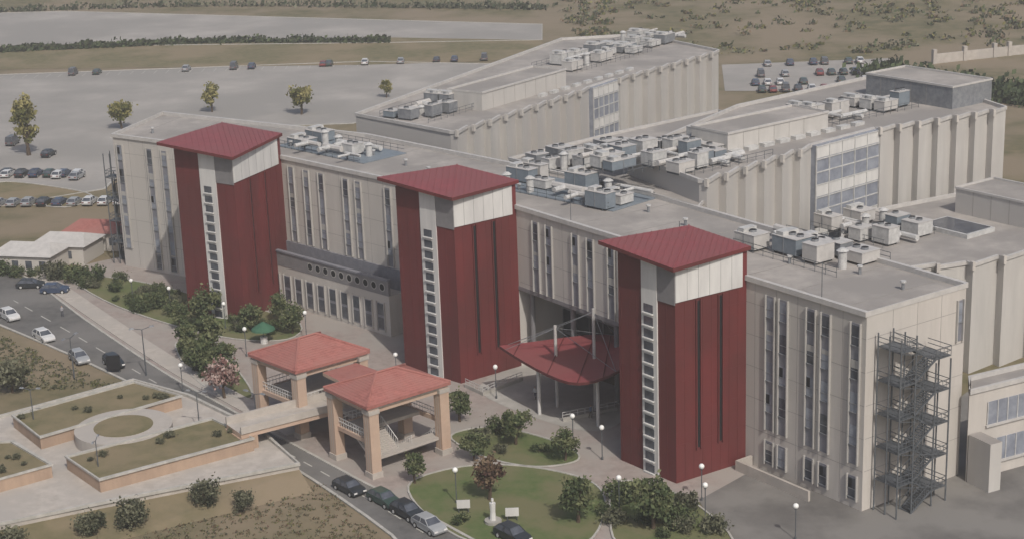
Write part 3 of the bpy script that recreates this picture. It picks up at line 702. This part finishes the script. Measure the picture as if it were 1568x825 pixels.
# ---------------- street furniture ----------------
mb=MB(); mb.cyl(0,0,0,.35,.13,STEEL,8); mb.cyl(0,0,.35,3.6,.055,STEEL,8); mb.cyl(0,0,3.55,3.68,.14,STEEL,8)
n=10
for j in range(6):
    a0=-math.pi/2+math.pi*j/6; a1_=a0+math.pi/6; r=.3
    for i in range(n):
        t0=6.2832*i/n; t1=6.2832*(i+1)/n
        mb.face([(r*math.cos(a)*math.cos(t),r*math.cos(a)*math.sin(t),3.93+r*math.sin(a)) for a,t in ((a0,t0),(a0,t1),(a1_,t1),(a1_,t0))],GLOBE)
gl=mb.mesh('globe_lamp')
for p in W['globes']: put('globe_lamp',gl,*p,1)
mb=MB(); mb.cyl(0,0,0,6,.1,STEEL,8,.06); mb.tube((0,0,6),(1.1,0,6.3),.05,STEEL); mb.tube((0,0,6),(-1.1,0,6.3),.05,STEEL)
for s_ in (-1.3,1.3): mb.hexa([(s_-.35,-.15,6.22),(s_+.35,-.15,6.22),(s_+.35,.15,6.22),(s_-.35,.15,6.22)],[(s_-.25,-.1,6.4),(s_+.25,-.1,6.4),(s_+.25,.1,6.4),(s_-.25,.1,6.4)],HV2)
sl=mb.mesh('street_lamp')
for p in W['poles']: put('street_lamp',sl,*p,1)
for p in W['poles_t']: put('street_lamp',sl,*p,.8,z=2)
M_=W['misc']
x,y=M_[0]; mb=MB(); mb.cyl(x,y,0,.4,.9,CONC,12); mb.cyl(x,y,.4,1.3,.35,WHITE,10,.28); mb.cyl(x,y,1.3,2.3,.28,WHITE,10,.34); mb.cyl(x,y,2.3,2.6,.1,WHITE,8); mb.cyl(x,y,2.55,2.8,.16,WHITE,8,.12); mb.obj('garden_statue')
for p in M_[1:3]:
    x,y=p; mb=MB(); mb.cyl(x-.5,y,0,1.3,.05,STEEL,6); mb.cyl(x+.5,y,0,1.3,.05,STEEL,6); mb.prism([(x-.7,y-.08),(x+.7,y-.08),(x+.7,y+.08),(x-.7,y+.08)],.6,1.5,WHITE); mb.obj('information_sign')
GT=mat('green_canvas',(.05,.13,.08)); x,y=M_[3]; mb=MB(); mb.cyl(x,y,0,2.3,.06,STEEL,6); mb.cyl(x,y,2.0,2.2,1.7,GT,12,1.6); mb.cyl(x,y,2.2,3.1,1.6,GT,12,.2); mb.cyl(x,y,0,1.0,.5,WHITE,8); mb.obj('market_umbrella')
x,y=M_[4]; mb=MB(); mb.prism([(x-.9,y-.15),(x+.9,y-.15),(x+.9,y+.15),(x-.9,y+.15)],.4,2.4,DARK); mb.cyl(x-.7,y,0,.4,.06,STEEL,6); mb.cyl(x+.7,y,0,.4,.06,STEEL,6); mb.obj('notice_board')
def railing(pts):
    mb=MB()
    ribbon(mb,pts,.25,0,.5,CONC)
    for a,b in zip(pts,pts[1:]):
        g=Fr(a,b)
        for h in (.85,1.2): mb.tube(g.p3(0,0,h),g.p3(g.L,0,h),.045,HV1)
        k=0
        while k<g.L: mb.tube(g.p3(k,0,.5),g.p3(k,0,1.2),.04,HV1); k+=1.0
    mb.obj('ramp_railing')
railing(W['rail'][:3]); railing(W['rail'][3:5])
mb=MB(); wr=W['wallr']
for a,b in zip(wr,wr[1:]):
    g=Fr(a,b)
    g.box(mb,0,g.L,-.2,.2,-1,2.4,STONE)
    k=0
    while k<g.L: g.box(mb,k-.5,k+.5,-.5,.5,-1,3.6,STONE); k+=9
mb.obj('boundary_wall')
for i,p in enumerate(W['bung']):
    E_=empty('bungalow'); mb=MB(); g=Fr(p,(p[0]+1,p[1]-.25)); L=(11,9,10)[i]; w=7
    g.box(mb,0,L,0,w,0,3.1,WALL,ROOF)
    for k in range(int(L/2.4)): g.box(mb,1+k*2.4,2.1+k*2.4,w,w+.05,1,2.3,GLASS); g.box(mb,1+k*2.4,2.1+k*2.4,-.05,0,1,2.3,GLASS)
    rm=(TILE if i==0 else PARA)
    a=[g.p3(-.5,-.5,3.1),g.p3(L+.5,-.5,3.1),g.p3(L+.5,w+.5,3.1),g.p3(-.5,w+.5,3.1)]; r=[g.p3(1.5,w/2,4.5),g.p3(L-1.5,w/2,4.5)]
    mb.face([a[0],a[1],r[1],r[0]],rm);mb.face([a[2],a[3],r[0],r[1]],rm);mb.face([a[1],a[2],r[1]],rm);mb.face([a[3],a[0],r[0]],rm)
    mb.obj('bungalow_shell',E_)
# people: skinned figures, clothing by height bands
def clothes(nm,shirt,trs):
    m=bpy.data.materials.new(nm); m.use_nodes=True; nt=m.node_tree; b=nt.nodes['Principled BSDF']; b.inputs['Roughness'].default_value=.85
    tc=nt.nodes.new('ShaderNodeTexCoord'); sp=nt.nodes.new('ShaderNodeSeparateXYZ'); nt.links.new(tc.outputs['Object'],sp.inputs[0])
    dv=nt.nodes.new('ShaderNodeMath'); dv.operation='DIVIDE'; dv.inputs[1].default_value=1.8; nt.links.new(sp.outputs[2],dv.inputs[0])
    cr=nt.nodes.new('ShaderNodeValToRGB'); cr.color_ramp.interpolation='CONSTANT'; e=cr.color_ramp.elements
    e[0].position=0; e[0].color=(.03,.025,.02,1); e[1].position=.05; e[1].color=(*trs,1)
    for pos,c in ((.53,shirt),(.83,(.42,.27,.2)),(.93,(.03,.02,.015))): q=e.new(pos); q.color=(*c,1)
    nt.links.new(dv.outputs[0],cr.inputs[0]); nt.links.new(cr.outputs[0],b.inputs['Base Color']); return m
def person(x,y,rot,shirt,trs,i):
    J=[(0,0,.95,.13),(0,0,1.15,.12),(0,0,1.38,.14),(0,.01,1.5,.055),(0,.02,1.62,.10),(0,.02,1.74,.07),
       (-.09,0,.9,.09),(-.1,.12,.5,.065),(-.1,.05,.08,.045),(-.1,.2,.04,.04),(.09,0,.9,.09),(.1,-.05,.5,.065),(.1,-.24,.1,.045),(.1,-.1,.04,.04),
       (-.19,0,1.4,.06),(-.24,-.06,1.12,.045),(-.23,-.02,.88,.035),(-.23,.02,.78,.03),(.19,0,1.4,.06),(.24,.06,1.12,.045),(.23,.16,.9,.035),(.23,.22,.82,.03)]
    E=[(0,1),(1,2),(2,3),(3,4),(4,5),(0,6),(6,7),(7,8),(8,9),(0,10),(10,11),(11,12),(12,13),(2,14),(14,15),(15,16),(16,17),(2,18),(18,19),(19,20),(20,21)]
    me=bpy.data.meshes.new('person'); me.from_pydata([j[:3] for j in J],E,[]); o=bpy.data.objects.new('person',me); bpy.context.collection.objects.link(o)
    o.modifiers.new('Skin','SKIN')
    for k,sv in enumerate(me.skin_vertices[0].data): sv.radius=(J[k][3],J[k][3]*.85); sv.use_root=(k==0)
    sb=o.modifiers.new('Sub','SUBSURF'); sb.levels=1; sb.render_levels=1
    me.materials.append(clothes('clothes_%d'%i,shirt,trs)); o.location=(x,y,.06); o.rotation_euler=(0,0,rot)
pe=W['people']
person(pe[0][0],pe[0][1],.6,(.3,.3,.32),(.04,.045,.06),0); person(pe[1][0],pe[1][1],2.4,(.5,.5,.48),(.05,.05,.07),1); person(pe[2][0],pe[2][1],4,(.12,.16,.25),(.1,.09,.08),2)

# ---------------- air: thin summer haze filling the valley ----------------
hm=bpy.data.materials.new('haze'); hm.use_nodes=True; nt=hm.node_tree
nt.nodes.remove(nt.nodes['Principled BSDF']); vsn=nt.nodes.new('ShaderNodeVolumeScatter'); vsn.inputs['Density'].default_value=.00042; vsn.inputs['Anisotropy'].default_value=.1; vsn.inputs['Color'].default_value=(1,.97,.94,1)
nt.links.new(vsn.outputs[0],nt.nodes['Material Output'].inputs['Volume'])
mb=MB(); mb.prism([(-900,-300),(900,-300),(900,1300),(-900,1300)],-60,110,hm); mb.obj('atmosphere_haze')

# ---------------- camera, light ----------------
cam=bpy.data.cameras.new('camera'); co=bpy.data.objects.new('camera',cam); bpy.context.collection.objects.link(co)
cam.lens=59.303; cam.clip_end=12000
co.matrix_world=Matrix.Translation((0,0,75))@Matrix.Rotation(math.radians(90-16.55),4,'X')@Matrix.Rotation(-.036,4,'Z')
bpy.context.scene.camera=co
w=bpy.data.worlds.new('World');bpy.context.scene.world=w;w.use_nodes=True
SE=46;AZ=159
nt=w.node_tree;s=nt.nodes.new('ShaderNodeTexSky');s.sky_type='NISHITA';s.sun_disc=False;s.sun_elevation=math.radians(SE);s.sun_rotation=math.radians(AZ);s.dust_density=4;s.air_density=1
nt.links.new(s.outputs[0],nt.nodes['Background'].inputs[0]);nt.nodes['Background'].inputs[1].default_value=.1
l=bpy.data.lights.new('sun','SUN');l.energy=2.9;l.angle=math.radians(.9);l.color=(1,.95,.87);lo=bpy.data.objects.new('sun',l);bpy.context.collection.objects.link(lo)
d=Vector((math.sin(math.radians(AZ))*math.cos(math.radians(SE)),math.cos(math.radians(AZ))*math.cos(math.radians(SE)),math.sin(math.radians(SE))));lo.rotation_euler=d.to_track_quat('Z','Y').to_euler()
vs=bpy.context.scene.view_settings; vs.view_transform='Standard'; vs.look='None'; vs.exposure=0
